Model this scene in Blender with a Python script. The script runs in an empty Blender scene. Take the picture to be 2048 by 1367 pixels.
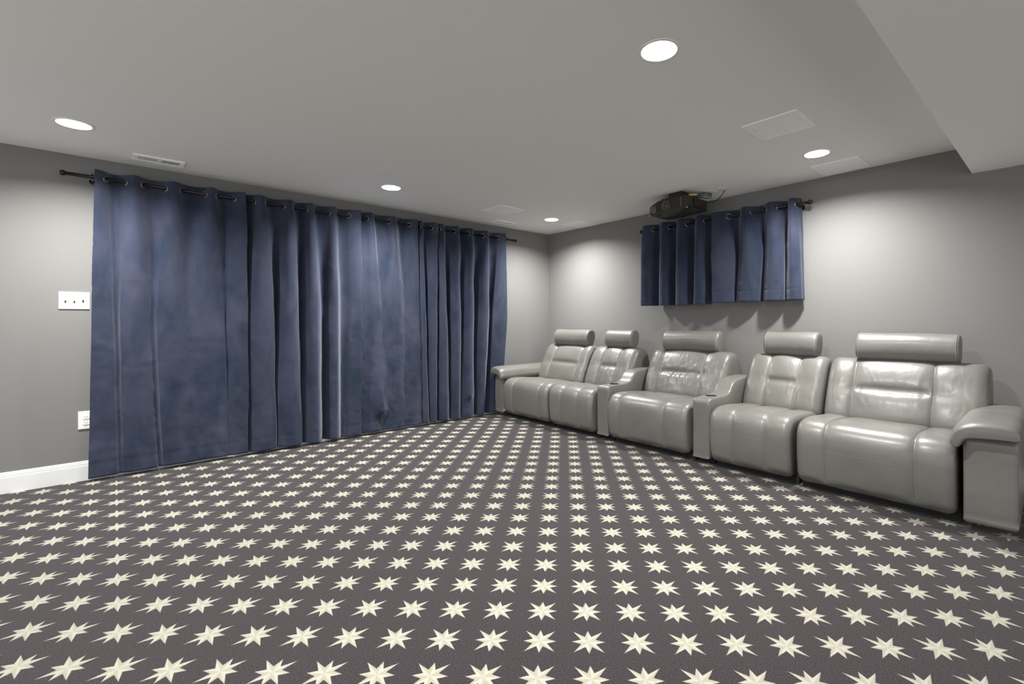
import bpy, bmesh, math, random
import numpy as np
from mathutils import Vector, Matrix, noise

random.seed(7)
SC = bpy.context.scene
COL = SC.collection
PI = math.pi

# ------------------------------------------------------------------ room size
CEIL = 2.44            # ceiling height
LW = 4.9466            # left (curtain) wall: plane y = LW
RW = 4.5526            # right (sofa) wall: plane x = RW
BACKX = -2.60          # open edge opposite the sofa, wall omitted so world fill enters
NEARY = -3.20          # open edge behind the camera, set deep to keep fill off the soffit

# ------------------------------------------------------------------ materials
def new_mat(name):
    m = bpy.data.materials.new(name); m.use_nodes = True
    nt = m.node_tree
    return m, nt, nt.nodes['Principled BSDF']

def bump_noise(nt, bsdf, scale, strength, dist=0.002, detail=3, mapping=None):
    tc = nt.nodes.new('ShaderNodeTexCoord')
    n = nt.nodes.new('ShaderNodeTexNoise'); n.inputs['Scale'].default_value = scale
    n.inputs['Detail'].default_value = detail
    if mapping:
        mp = nt.nodes.new('ShaderNodeMapping'); mp.inputs['Scale'].default_value = mapping
        nt.links.new(tc.outputs['Object'], mp.inputs['Vector']); nt.links.new(mp.outputs[0], n.inputs['Vector'])
    else:
        nt.links.new(tc.outputs['Object'], n.inputs['Vector'])
    b = nt.nodes.new('ShaderNodeBump'); b.inputs['Strength'].default_value = strength
    b.inputs['Distance'].default_value = dist
    nt.links.new(n.outputs['Fac'], b.inputs['Height'])
    nt.links.new(b.outputs['Normal'], bsdf.inputs['Normal'])
    return n, b

def simple(name, col, rough=0.5, metal=0.0, spec=0.5, bump=None):
    m, nt, b = new_mat(name)
    b.inputs['Base Color'].default_value = (*col, 1)
    b.inputs['Roughness'].default_value = rough
    b.inputs['Metallic'].default_value = metal
    b.inputs['Specular IOR Level'].default_value = spec
    if bump: bump_noise(nt, b, *bump)
    return m

M = {}
M['wall'] = simple('grey_wall_paint', (0.200, 0.199, 0.194), 0.75, spec=0.2, bump=(220, 0.12, 0.001))
M['ceil'] = simple('grey_ceiling_paint', (0.86, 0.852, 0.832), 0.85, spec=0.15, bump=(180, 0.12, 0.001))
M['trim'] = simple('white_trim_paint', (0.76, 0.77, 0.77), 0.4)
M['panel'] = simple('white_ceiling_plastic', (0.97, 0.97, 0.96), 0.5)
M['white'] = simple('white_plastic', (0.86, 0.86, 0.84), 0.35)
M['grey'] = simple('shadow_grey_plastic', (0.10, 0.10, 0.10), 0.5)
M['black'] = simple('base_shade_black', (0.01, 0.01, 0.01), 0.8)
M['rod'] = simple('dark_bronze_metal', (0.020, 0.017, 0.015), 0.28, metal=0.6)
M['ring'] = simple('gunmetal_ring', (0.22, 0.22, 0.24), 0.25, metal=0.9)
M['proj'] = simple('dark_olive_plastic', (0.022, 0.021, 0.016), 0.38)
M['projdark'] = simple('matt_black_plastic', (0.012, 0.012, 0.011), 0.5)
M['cable'] = simple('black_cable', (0.015, 0.015, 0.015), 0.5)
M['yellow'] = simple('yellow_plastic', (0.72, 0.52, 0.10), 0.4)
M['teal'] = simple('teal_cable', (0.10, 0.22, 0.25), 0.5)
M['frame'] = simple('window_frame_white', (0.85, 0.86, 0.87), 0.4)
M['stitch'] = simple('pale_stitch_thread', (0.27, 0.265, 0.245), 0.6)

def glass_lens():
    m, nt, b = new_mat('projector_lens_glass')
    b.inputs['Base Color'].default_value = (0.05, 0.05, 0.035, 1)
    b.inputs['Roughness'].default_value = 0.06
    b.inputs['Coat Weight'].default_value = 1.0
    return m
M['lens'] = glass_lens()

def window_glass():
    m, nt, b = new_mat('window_glass')
    b.inputs['Base Color'].default_value = (0.8, 0.85, 0.9, 1)
    b.inputs['Roughness'].default_value = 0.03
    b.inputs['Transmission Weight'].default_value = 0.9
    return m
M['glass'] = window_glass()

LIGHT_STRENGTH = 8.0
LAMP_W, LAMP_SPREAD = 50.0, 148.0
def emit():
    m, nt, b = new_mat('lit_led_lens')
    nt.nodes.remove(b)
    e = nt.nodes.new('ShaderNodeEmission')
    e.inputs['Color'].default_value = (1.0, 0.975, 0.935, 1)
    e.inputs['Strength'].default_value = LIGHT_STRENGTH
    nt.links.new(e.outputs[0], nt.nodes['Material Output'].inputs['Surface'])
    return m
M['led'] = emit()

def leather():
    m, nt, b = new_mat('grey_leather')
    tc = nt.nodes.new('ShaderNodeTexCoord')
    n = nt.nodes.new('ShaderNodeTexNoise'); n.inputs['Scale'].default_value = 3.0; n.inputs['Detail'].default_value = 5
    nt.links.new(tc.outputs['Object'], n.inputs['Vector'])
    r = nt.nodes.new('ShaderNodeValToRGB')
    r.color_ramp.elements[0].position = 0.3; r.color_ramp.elements[0].color = (0.118, 0.115, 0.106, 1)
    r.color_ramp.elements[1].position = 0.75; r.color_ramp.elements[1].color = (0.155, 0.151, 0.140, 1)
    nt.links.new(n.outputs['Fac'], r.inputs['Fac']); nt.links.new(r.outputs['Color'], b.inputs['Base Color'])
    b.inputs['Roughness'].default_value = 0.40
    b.inputs['Specular IOR Level'].default_value = 0.55
    b.inputs['Coat Weight'].default_value = 0.12; b.inputs['Coat Roughness'].default_value = 0.22
    v = nt.nodes.new('ShaderNodeTexVoronoi'); v.inputs['Scale'].default_value = 420
    nt.links.new(tc.outputs['Object'], v.inputs['Vector'])
    b1 = nt.nodes.new('ShaderNodeBump'); b1.inputs['Strength'].default_value = 0.10; b1.inputs['Distance'].default_value = 0.0008
    nt.links.new(v.outputs['Distance'], b1.inputs['Height'])
    n2 = nt.nodes.new('ShaderNodeTexNoise'); n2.inputs['Scale'].default_value = 14; n2.inputs['Detail'].default_value = 4
    nt.links.new(tc.outputs['Object'], n2.inputs['Vector'])
    b2 = nt.nodes.new('ShaderNodeBump'); b2.inputs['Strength'].default_value = 0.35; b2.inputs['Distance'].default_value = 0.006
    nt.links.new(n2.outputs['Fac'], b2.inputs['Height']); nt.links.new(b1.outputs['Normal'], b2.inputs['Normal'])
    nt.links.new(b2.outputs['Normal'], b.inputs['Normal'])
    return m
M['leather'] = leather()

def velvet():
    m, nt, b = new_mat('navy_velvet')
    tc = nt.nodes.new('ShaderNodeTexCoord')
    mp = nt.nodes.new('ShaderNodeMapping'); mp.inputs['Scale'].default_value = (1.6, 1.6, 0.7)
    nt.links.new(tc.outputs['Object'], mp.inputs['Vector'])
    n = nt.nodes.new('ShaderNodeTexNoise'); n.inputs['Scale'].default_value = 3.2; n.inputs['Detail'].default_value = 6
    n.inputs['Distortion'].default_value = 0.6
    nt.links.new(mp.outputs[0], n.inputs['Vector'])
    r = nt.nodes.new('ShaderNodeValToRGB')
    r.color_ramp.elements[0].position = 0.32; r.color_ramp.elements[0].color = (0.014, 0.023, 0.044, 1)
    r.color_ramp.elements[1].position = 0.72; r.color_ramp.elements[1].color = (0.042, 0.046, 0.076, 1)
    nt.links.new(n.outputs['Fac'], r.inputs['Fac']); nt.links.new(r.outputs['Color'], b.inputs['Base Color'])
    b.inputs['Roughness'].default_value = 0.85
    b.inputs['Specular IOR Level'].default_value = 0.15
    b.inputs['Sheen Weight'].default_value = 0.55
    b.inputs['Sheen Roughness'].default_value = 0.45
    b.inputs['Sheen Tint'].default_value = (0.58, 0.62, 0.74, 1)
    # nap: fine vertical streaks and soft crush marks
    mp2 = nt.nodes.new('ShaderNodeMapping'); mp2.inputs['Scale'].default_value = (60, 60, 9)
    nt.links.new(tc.outputs['Object'], mp2.inputs['Vector'])
    n2 = nt.nodes.new('ShaderNodeTexNoise'); n2.inputs['Scale'].default_value = 1.0; n2.inputs['Detail'].default_value = 5
    nt.links.new(mp2.outputs[0], n2.inputs['Vector'])
    bp = nt.nodes.new('ShaderNodeBump'); bp.inputs['Strength'].default_value = 0.35; bp.inputs['Distance'].default_value = 0.006
    nt.links.new(n2.outputs['Fac'], bp.inputs['Height'])
    nt.links.new(bp.outputs['Normal'], b.inputs['Normal'])
    return m
M['velvet'] = velvet()

def carpet():
    m, nt, b = new_mat('star_carpet')
    N = nt.nodes; Lk = nt.links
    def math_(op, a, c=None, clamp=False):
        x = N.new('ShaderNodeMath'); x.operation = op; x.use_clamp = clamp
        for i, v in enumerate((a, c)):
            if v is None: continue
            if isinstance(v, (int, float)): x.inputs[i].default_value = v
            else: Lk.new(v, x.inputs[i])
        return x.outputs[0]
    tc = N.new('ShaderNodeTexCoord')
    # slight wobble so that the woven edges are not razor sharp
    wn = N.new('ShaderNodeTexNoise'); wn.inputs['Scale'].default_value = 260; wn.inputs['Detail'].default_value = 2
    Lk.new(tc.outputs['Object'], wn.inputs['Vector'])
    wv = N.new('ShaderNodeVectorMath'); wv.operation = 'SUBTRACT'; wv.inputs[1].default_value = (0.5, 0.5, 0.5)
    Lk.new(wn.outputs['Color'], wv.inputs[0])
    ws = N.new('ShaderNodeVectorMath'); ws.operation = 'SCALE'; ws.inputs['Scale'].default_value = 0.0035
    Lk.new(wv.outputs[0], ws.inputs[0])
    wa = N.new('ShaderNodeVectorMath'); wa.operation = 'ADD'
    Lk.new(tc.outputs['Object'], wa.inputs[0]); Lk.new(ws.outputs[0], wa.inputs[1])
    sep = N.new('ShaderNodeSeparateXYZ'); Lk.new(wa.outputs[0], sep.inputs[0])
    X, Y = sep.outputs[0], sep.outputs[1]
    ox, oy, pitch, th = 1.26 - 0.00442, 1.4147, 0.17888, math.radians(-44.4485)
    ox = 1.06798*1.175677; oy = 1.20332*1.175677
    dx, dy = math_('SUBTRACT', X, ox), math_('SUBTRACT', Y, oy)
    c, s = math.cos(th)/pitch, math.sin(th)/pitch
    p = math_('ADD', math_('MULTIPLY', dx, c), math_('MULTIPLY', dy, s))
    q = math_('SUBTRACT', math_('MULTIPLY', dy, c), math_('MULTIPLY', dx, s))
    def cell(v):
        v = math_('ADD', v, 0.5); return math_('SUBTRACT', math_('FRACT', v), 0.5)
    p, q = cell(p), cell(q)
    ap, aq = math_('ABSOLUTE', p), math_('ABSOLUTE', q)
    a = math_('MAXIMUM', ap, aq); bb = math_('MINIMUM', ap, aq)      # fold to one octant: a along the short arm
    # octant polygon: short tip S on axis, notch Nn, long tip Lp on the diagonal
    S = (0.335, 0.0); Nn = (0.148, 0.066); Lp = (0.302, 0.302)
    def half(P, Q):
        # >0 inside (towards the origin)
        ex, ey = Q[0]-P[0], Q[1]-P[1]
        nx, ny = -ey, ex
        if nx*(0-P[0]) + ny*(0-P[1]) < 0: nx, ny = -nx, -ny
        l = math.hypot(nx, ny); nx /= l; ny /= l
        return math_('ADD', math_('ADD', math_('MULTIPLY', a, nx), math_('MULTIPLY', bb, ny)), -(nx*P[0]+ny*P[1]))
    d = math_('MAXIMUM', math_('MINIMUM', half(S, Nn), 10.0), half(Nn, Lp))
    # the octant is concave at the notch: inside if inside either of the two triangles (0,S,Nn) or (0,Nn,Lp)
    e1 = half(S, Nn); e2 = half(Nn, Lp)
    side = math_('SUBTRACT', math_('MULTIPLY', bb, Nn[0]), math_('MULTIPLY', a, Nn[1]))   # >0 on the diagonal side of the notch ray
    sel = math_('GREATER_THAN', side, 0.0)
    d = math_('ADD', math_('MULTIPLY', sel, e2), math_('MULTIPLY', math_('SUBTRACT', 1.0, sel), e1))
    mask = math_('MULTIPLY', math_('ADD', d, 0.006), 1/0.012, clamp=True)
    # facets: the two halves of each arm are woven in two creams
    fac = math_('GREATER_THAN', math_('MULTIPLY', math_('MULTIPLY', p, q), math_('SUBTRACT', ap, aq)), 0.0)
    mixc = N.new('ShaderNodeMix'); mixc.data_type = 'RGBA'
    mixc.inputs['A'].default_value = (0.335, 0.325, 0.275, 1); mixc.inputs['B'].default_value = (0.275, 0.265, 0.212, 1)
    Lk.new(fac, mixc.inputs['Factor'])
    fn = N.new('ShaderNodeTexNoise'); fn.inputs['Scale'].default_value = 230; fn.inputs['Detail'].default_value = 4; fn.inputs['Roughness'].default_value = 0.75
    Lk.new(tc.outputs['Object'], fn.inputs['Vector'])
    ramp = N.new('ShaderNodeValToRGB')
    ramp.color_ramp.elements[0].position = 0.38; ramp.color_ramp.elements[0].color = (0.0035, 0.0028, 0.0032, 1)
    ramp.color_ramp.elements[1].position = 0.66; ramp.color_ramp.elements[1].color = (0.055, 0.0445, 0.050, 1)
    Lk.new(fn.outputs['Fac'], ramp.inputs['Fac'])
    mix = N.new('ShaderNodeMix'); mix.data_type = 'RGBA'
    Lk.new(mask, mix.inputs['Factor']); Lk.new(ramp.outputs['Color'], mix.inputs['A']); Lk.new(mixc.outputs['Result'], mix.inputs['B'])
    Lk.new(mix.outputs['Result'], b.inputs['Base Color'])
    b.inputs['Roughness'].default_value = 0.95
    b.inputs['Specular IOR Level'].default_value = 0.1
    b.inputs['Sheen Weight'].default_value = 0.15
    b.inputs['Sheen Roughness'].default_value = 0.5
    hb = math_('ADD', fn.outputs['Fac'], math_('MULTIPLY', mask, 0.5))
    bp = N.new('ShaderNodeBump'); bp.inputs['Strength'].default_value = 0.45; bp.inputs['Distance'].default_value = 0.003
    Lk.new(hb, bp.inputs['Height']); Lk.new(bp.outputs['Normal'], b.inputs['Normal'])
    return m
M['carpet'] = carpet()

# ------------------------------------------------------------------ mesh helpers
def link(name, me, mat, parent=None, smooth=True):
    o = bpy.data.objects.new(name, me); COL.objects.link(o)
    if mat is not None and len(me.materials) == 0: me.materials.append(mat)
    if smooth:
        for p in me.polygons: p.use_smooth = True
    if parent is not None: o.parent = parent
    return o

def from_bm(name, bm, mat, parent=None, smooth=False):
    me = bpy.data.meshes.new(name); bm.normal_update(); bm.to_mesh(me); bm.free()
    return link(name, me, mat, parent, smooth)

def pyd(name, verts, faces, mat, parent=None, smooth=True, origin=None):
    me = bpy.data.meshes.new(name); me.from_pydata([tuple(map(float, v)) for v in verts], [], faces); me.update()
    return link(name, me, mat, parent, smooth)

def bm_box(bm, x0, x1, y0, y1, z0, z1, bev=0.0, seg=2):
    r = bmesh.ops.create_cube(bm, size=1.0)
    vs = r['verts']
    bmesh.ops.scale(bm, vec=(x1-x0, y1-y0, z1-z0), verts=vs)
    bmesh.ops.translate(bm, vec=((x0+x1)/2, (y0+y1)/2, (z0+z1)/2), verts=vs)
    if bev > 0:
        es = list({e for v in vs for e in v.link_edges})
        bmesh.ops.bevel(bm, geom=es, offset=bev, segments=seg, affect='EDGES', profile=0.5)
def box(name, x0, x1, y0, y1, z0, z1, mat, parent=None, bev=0.0, seg=2):
    bm = bmesh.new(); bm_box(bm, x0, x1, y0, y1, z0, z1, bev, seg)
    return from_bm(name, bm, mat, parent, smooth=False)
def shade(o, ang=40):
    for p in o.data.polygons: p.use_smooth = True
    try: o.data.set_sharp_from_angle(angle=math.radians(ang))
    except Exception: pass
    return o

def tube_data(pts, r, seg=8, cap=True):
    pts = [Vector(p) for p in pts]; n = len(pts)
    vs, fs = [], []
    up = Vector((0, 0, 1)); prev = None
    for i, p in enumerate(pts):
        t = (pts[min(i+1, n-1)] - pts[max(i-1, 0)])
        if t.length < 1e-9: t = Vector((1, 0, 0))
        t.normalize()
        if prev is None:
            a = t.cross(up)
            if a.length < 1e-3: a = t.cross(Vector((1, 0, 0)))
        else:
            a = prev - t*prev.dot(t)
            if a.length < 1e-6: a = t.cross(up)
        a.normalize(); b = t.cross(a); prev = a
        rr = r[i] if isinstance(r, (list, tuple)) else r
        for k in range(seg):
            an = 2*PI*k/seg
            vs.append(p + a*math.cos(an)*rr + b*math.sin(an)*rr)
    for i in range(n-1):
        for k in range(seg):
            k2 = (k+1) % seg
            fs.append((i*seg+k, i*seg+k2, (i+1)*seg+k2, (i+1)*seg+k))
    if cap:
        fs.append(tuple(range(seg-1, -1, -1))); fs.append(tuple((n-1)*seg+k for k in range(seg)))
    return vs, fs
def tube(name, pts, r, mat, parent=None, seg=8):
    vs, fs = tube_data(pts, r, seg); return pyd(name, vs, fs, mat, parent)
def tubes(name, lists, r, mat, parent=None, seg=6):
    V, F = [], []
    for pts in lists:
        vs, fs = tube_data(pts, r, seg); o = len(V); V += vs; F += [tuple(i+o for i in f) for f in fs]
    return pyd(name, V, F, mat, parent)
def lathe_data(prof, center, axis, seg=32):
    """prof: list of (radius, height along axis)"""
    ax = Vector(axis).normalized(); a = ax.orthogonal().normalized(); b = ax.cross(a)
    c = Vector(center); vs, fs = [], []
    for (r, h) in prof:
        for k in range(seg):
            an = 2*PI*k/seg; vs.append(c + ax*h + (a*math.cos(an)+b*math.sin(an))*r)
    for i in range(len(prof)-1):
        for k in range(seg):
            k2 = (k+1) % seg; fs.append((i*seg+k, i*seg+k2, (i+1)*seg+k2, (i+1)*seg+k))
    return vs, fs
def lathe(name, prof, center, axis, mat, parent=None, seg=32, sharp=40):
    vs, fs = lathe_data(prof, center, axis, seg)
    return shade(pyd(name, vs, fs, mat, parent), sharp)
def torus_data(center, normal, R, r, seg=24, sub=8):
    n = Vector(normal).normalized(); a = n.orthogonal().normalized(); b = n.cross(a); c = Vector(center)
    vs, fs = [], []
    for i in range(seg):
        t = 2*PI*i/seg; d = a*math.cos(t)+b*math.sin(t)
        for j in range(sub):
            u = 2*PI*j/sub; vs.append(c + d*(R + r*math.cos(u)) + n*r*math.sin(u))
    for i in range(seg):
        for j in range(sub):
            i2, j2 = (i+1) % seg, (j+1) % sub
            fs.append((i*sub+j, i2*sub+j, i2*sub+j2, i*sub+j2))
    return vs, fs
def thing(name, loc, label, cat, group=None):
    o = bpy.data.objects.new(name, None); COL.objects.link(o)
    o.location = loc; o.empty_display_size = 0.1
    tag(o, label, cat, group); return o
def tag(o, label, cat, group=None):
    o['label'] = label; o['category'] = cat
    if group: o['group'] = group
    return o
def adopt(root):
    """parts are modelled in world coordinates: keep them where they are under their thing"""
    bpy.context.view_layer.update()
    inv = root.matrix_world.inverted()
    for ch in root.children:
        ch.matrix_parent_inverse = Matrix.Identity(4)
        if ch.data: ch.data.transform(inv)
        for g in ch.children:
            if g.data: g.data.transform(inv)
def cut(o, cutters):
    """subtract cutter meshes from o for good (evaluated, cutters removed)"""
    for cmesh in cutters:
        co = bpy.data.objects.new('cutter', cmesh); COL.objects.link(co)
        bpy.context.view_layer.update(); co.matrix_world = o.matrix_world.copy()
        md = o.modifiers.new('cut', 'BOOLEAN'); md.operation = 'DIFFERENCE'; md.solver = 'EXACT'; md.object = co
        bpy.context.view_layer.update()
        ev = o.evaluated_get(bpy.context.evaluated_depsgraph_get())
        me = bpy.data.meshes.new_from_object(ev)
        o.modifiers.clear(); o.data = me
        bpy.data.objects.remove(co)
def cyl_mesh(center, axis, r, h0, h1, seg=40):
    vs, fs = lathe_data([(r, h0), (r, h1)], center, axis, seg)
    fs.append(tuple(range(seg-1, -1, -1))); fs.append(tuple(seg+k for k in range(seg)))
    me = bpy.data.meshes.new('cut'); me.from_pydata([tuple(v) for v in vs], [], fs); me.update()
    bm = bmesh.new(); bm.from_mesh(me); bmesh.ops.recalc_face_normals(bm, faces=bm.faces); bm.to_mesh(me); bm.free()
    return me
def struct(o, label=None):
    o['kind'] = 'structure'
    if label: o['label'] = label; 
    return o

# ------------------------------------------------------------------ shell
T = 0.12
floor = struct(box('floor', BACKX-T, RW+T, NEARY-T, LW+T, -0.10, 0.0, M['carpet']), 'dark plum carpet woven with rows of cream eight-pointed stars')
LIGHTS = [(-0.225, 4.180), (1.852, 4.186), (3.900, 4.186), (1.850, 1.245), (3.871, 1.212), (-0.225, 1.245)]
LR = 0.083
ceiling = struct(box('ceiling', BACKX-T, RW+T, NEARY-T, LW+T, CEIL, CEIL+0.14, M['ceil']), 'plain warm grey ceiling with recessed lights')
cut(ceiling, [cyl_mesh((x, y, CEIL), (0, 0, 1), LR, -0.05, 0.10) for x, y in LIGHTS])
struct(box('wall_left', BACKX-T, RW+T, LW, LW+T, 0, CEIL, M['wall']), 'grey painted wall behind the long navy curtains')
# right wall with a window opening behind the short curtains
WY0, WY1, WZ0, WZ1 = 1.62, 3.12, 1.46, 2.14
bm = bmesh.new()
bm_box(bm, RW, RW+T, NEARY, WY0, 0, CEIL); bm_box(bm, RW, RW+T, WY1, LW, 0, CEIL)
bm_box(bm, RW, RW+T, WY0, WY1, 0, WZ0); bm_box(bm, RW, RW+T, WY0, WY1, WZ1, CEIL)
struct(from_bm('wall_right', bm, M['wall']), 'grey painted wall behind the reclining sofa row')
#struct(box('wall_back', BACKX-T, BACKX, NEARY, LW, 0, CEIL, M['wall']))
#struct(box('wall_near', BACKX, RW, NEARY-T, NEARY, 0, CEIL, M['wall']))
SOFZ = 2.24
SE = lambda x: 0.404+0.0145*(RW-x)
sv = [(x, y, z) for z in (SOFZ, CEIL) for (x, y) in ((BACKX, NEARY), (RW, NEARY), (RW, SE(RW)), (BACKX, SE(BACKX)))]
struct(pyd('trim_1', sv, [(3, 2, 1, 0), (4, 5, 6, 7), (0, 1, 5, 4), (1, 2, 6, 5), (2, 3, 7, 6), (3, 0, 4, 7)], M['ceil'], smooth=False), 'lowered boxed ceiling soffit at the upper right')
# window in its opening
w = thing('window_1', (RW+0.05, (WY0+WY1)/2, WZ0), 'white framed window almost hidden behind the short navy curtains', 'window'); w['kind'] = 'structure'
del w['category']
bm = bmesh.new(); f = 0.05
bm_box(bm, RW+0.01, RW+0.09, WY0, WY0+f, WZ0, WZ1); bm_box(bm, RW+0.01, RW+0.09, WY1-f, WY1, WZ0, WZ1)
bm_box(bm, RW+0.01, RW+0.09, WY0+f, WY1-f, WZ0, WZ0+f); bm_box(bm, RW+0.01, RW+0.09, WY0+f, WY1-f, WZ1-f, WZ1)
bm_box(bm, RW+0.01, RW+0.09, (WY0+WY1)/2-0.075, (WY0+WY1)/2+0.075, WZ0+f, WZ1-f)
from_bm('window_frame', bm, M['frame'], w)
box('pane', RW+0.05, RW+0.056, WY0+f, WY1-f, WZ0+f, WZ1-f, M['glass'], w)
box('blind', RW+0.095, RW+0.105, WY0, WY1, WZ0, WZ1, M['frame'], w)
adopt(w)

def baseboard(name, run):     # run: function (offset from wall, z) -> two end points
    prof = [(0.0, 0.0), (0.0, 0.146), (0.004, 0.146), (0.007, 0.142), (0.0075, 0.134), (0.0075, 0.1335), (0.005, 0.1325), (0.0075, 0.131),
            (0.012, 0.128), (0.012, 0.117), (0.010, 0.1155), (0.014, 0.114), (0.015, 0.110), (0.015, 0.0)]
    vs = []; n = len(prof)
    for e in (0, 1):
        for (d, z) in prof: vs.append(run(e, d, z))
    fs = [(i, (i+1) % n, n+(i+1) % n, n+i) for i in range(n)]
    fs += [tuple(range(n-1, -1, -1)), tuple(n+i for i in range(n))]
    o = pyd(name, vs, fs, M['trim'], smooth=False)
    bm = bmesh.new(); bm.from_mesh(o.data); bmesh.ops.recalc_face_normals(bm, faces=bm.faces); bm.to_mesh(o.data); bm.free()
    return struct(o)
baseboard('baseboard_left', lambda e, d, z: ((BACKX, RW)[e], LW-d, z))['label'] = 'white moulded baseboard along the curtain wall'
baseboard('baseboard_right', lambda e, d, z: (RW-d, (NEARY, LW-0.016)[e], z))
#baseboard('baseboard_back', lambda e, d, z: (BACKX+d, (NEARY, LW-0.016)[e], z))

# ------------------------------------------------------------------ recessed lights
LIGHT_LABELS = ['round recessed ceiling light above the left end of the long curtains',
 'round recessed ceiling light above the middle of the long curtains',
 'round recessed ceiling light nearest the far room corner',
 'largest recessed ceiling light, glowing at the top of the room',
 'round recessed ceiling light between the two square panels by the sofa wall', 
 'round recessed ceiling light out of view beside the photographer']
def make_light(i):
    x, y = LIGHTS[i]
    t = thing('recessed_light', (x, y, CEIL), LIGHT_LABELS[i], 'ceiling light', 'recessed ceiling lights')
    lathe('trim_ring', [(LR-0.003, 0.034), (LR-0.003, 0.0), (LR-0.002, -0.003), (LR+0.004, -0.004), (LR+0.012, -0.003), (LR+0.014, -0.0002), (LR, 0.0005)], (0, 0, 0), (0, 0, 1), M['white'], t, 48)
    vs, fs = lathe_data([(LR-0.004, 0.033), (LR-0.004, 0.028), (LR*0.6, 0.026), (LR*0.25, 0.0255)], (0, 0, 0), (0, 0, 1), 48)
    fs.append(tuple(3*48+k for k in range(48)))
    pyd('lens', vs, fs, M['led'], t)
    return t
lamp = bpy.data.lights.new('led_lamp', 'AREA'); lamp.shape = 'DISK'; lamp.size = 0.15
lamp.energy = LAMP_W; lamp.spread = math.radians(LAMP_SPREAD); lamp.color = (1.0, 0.975, 0.94)
l0 = make_light(0)
lo = bpy.data.objects.new('led_lamp', lamp); COL.objects.link(lo); lo.parent = l0; lo.location = (0, 0, 0.018)
for i in range(1, len(LIGHTS)):
    c = l0.copy(); COL.objects.link(c); c.location = (*LIGHTS[i], CEIL); c['label'] = LIGHT_LABELS[i]
    for ch in l0.children:
        d = ch.copy(); COL.objects.link(d); d.parent = c

# ------------------------------------------------------------------ square ceiling panels
def ceiling_panel(cx, cy, label):
    t = thing('ceiling_panel', (cx, cy, CEIL), label, 'ceiling panel', 'square white ceiling panels')
    h = 0.168; b = 0.026
    bm = bmesh.new()
    for (x0, x1, y0, y1) in ((-h, h, -h, -h+b), (-h, h, h-b, h), (-h, -h+b, -h+b, h-b), (h-b, h, -h+b, h-b)):
        bm_box(bm, x0, x1, y0, y1, -0.007, 0.0)
    from_bm('frame', bm, M['panel'], t)
    bm = bmesh.new(); g = 0.003
    bm_box(bm, -h+b+g, h-b-g, -h+b+g, h-b-g, -0.0045, 0.0)
    from_bm('cover', bm, M['panel'], t)
    return t
ceiling_panel(3.135, 1.204, 'square white ceiling panel farther from the sofa wall, right side')
ceiling_panel(4.330, 1.180, 'square white ceiling panel against the sofa wall above the short curtains\' right end')
ceiling_panel(3.165, 4.190, 'square white ceiling panel near the long curtain wall, beside a small vent')
ceiling_panel(4.372, 4.170, 'square white ceiling panel in the far room corner beside a light')

# ------------------------------------------------------------------ ceiling vents
def ceiling_vent(cx, cy, lx, ly, label, style):
    t = thing('ceiling_vent', (cx, cy, CEIL), label, 'air vent')
    vent_dark = M['grey']
    hx, hy = lx/2, ly/2; b = 0.028
    bm = bmesh.new()
    for (x0, x1, y0, y1) in ((-hx, hx, -hy, -hy+b), (-hx, hx, hy-b, hy), (-hx, -hx+b, -hy+b, hy-b), (hx-b, hx, -hy+b, hy-b), (-0.009, 0.009, -hy+b, hy-b)):
        bm_box(bm, x0, x1, y0, y1, -0.010, 0.0, 0.002, 1)
    from_bm('frame', bm, M['panel'], t)
    box('backing', -hx+b, hx-b, -hy+b, hy-b, -0.002, 0.0, M['grey'], t)
    bm = bmesh.new(); n = 12
    for half in (-1, 1):
        for k in range(n):
            x = half*(0.009 + (k+0.5)*(hx-b-0.009)/n)
            r = bmesh.ops.create_cube(bm, size=1.0)
            bmesh.ops.scale(bm, vec=(0.0016, ly-2*b-0.001, 0.009), verts=r['verts'])
            bmesh.ops.rotate(bm, cent=(0, 0, 0), matrix=Matrix.Rotation(math.radians(38*half), 3, 'Y'), verts=r['verts'])
            bmesh.ops.translate(bm, vec=(x, 0, -0.0055), verts=r['verts'])
    from_bm('louvre', bm, M['panel'], t)
    return t
ceiling_vent(0.211, 4.671, 0.305, 0.150, 'white slatted ceiling vent above the left end of the long curtains', 0)
ceiling_vent(3.557, 4.701, 0.305, 0.150, 'small white slatted ceiling vent near the far room corner', 1)

# ------------------------------------------------------------------ switch plate and outlet on the curtain wall
def wall_plate_bm(x0, x1, z0, z1):
    bm = bmesh.new(); bm_box(bm, x0, x1, LW-0.008, LW, z0, z1)
    es = [e for e in bm.edges if all(v.co.y < LW-0.004 for v in e.verts)]
    bmesh.ops.bevel(bm, geom=es, offset=0.004, segments=3, affect='EDGES', profile=0.5)
    es = [e for e in bm.edges if abs(e.verts[0].co.x-e.verts[1].co.x) < 1e-5 and abs(e.verts[0].co.z-e.verts[1].co.z) < 1e-5]
    return bm
t = thing('switch_plate', (-0.268, LW, 1.352), 'white wall switch plate with three toggles left of the long curtains', 'light switch')
from_bm('plate', wall_plate_bm(-0.350, -0.186, 1.288, 1.416), M['white'], t)
for k, (x, up) in enumerate(((-0.314, 0), (-0.268, 0), (-0.222, 1))):
    o = box('toggle', x-0.005, x+0.005, LW-0.022, LW-0.006, 1.346, 1.362, M['white'], t, 0.002)
    bm = bmesh.new(); bm_box(bm, x-0.0045, x+0.0045, LW-0.0095, LW-0.0078, 1.337, 1.365)
    from_bm('slot', bm, M['grey'], t)
    o.data.transform(Matrix.Translation((0, 0, 0.012 if up else 0.004)))
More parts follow.
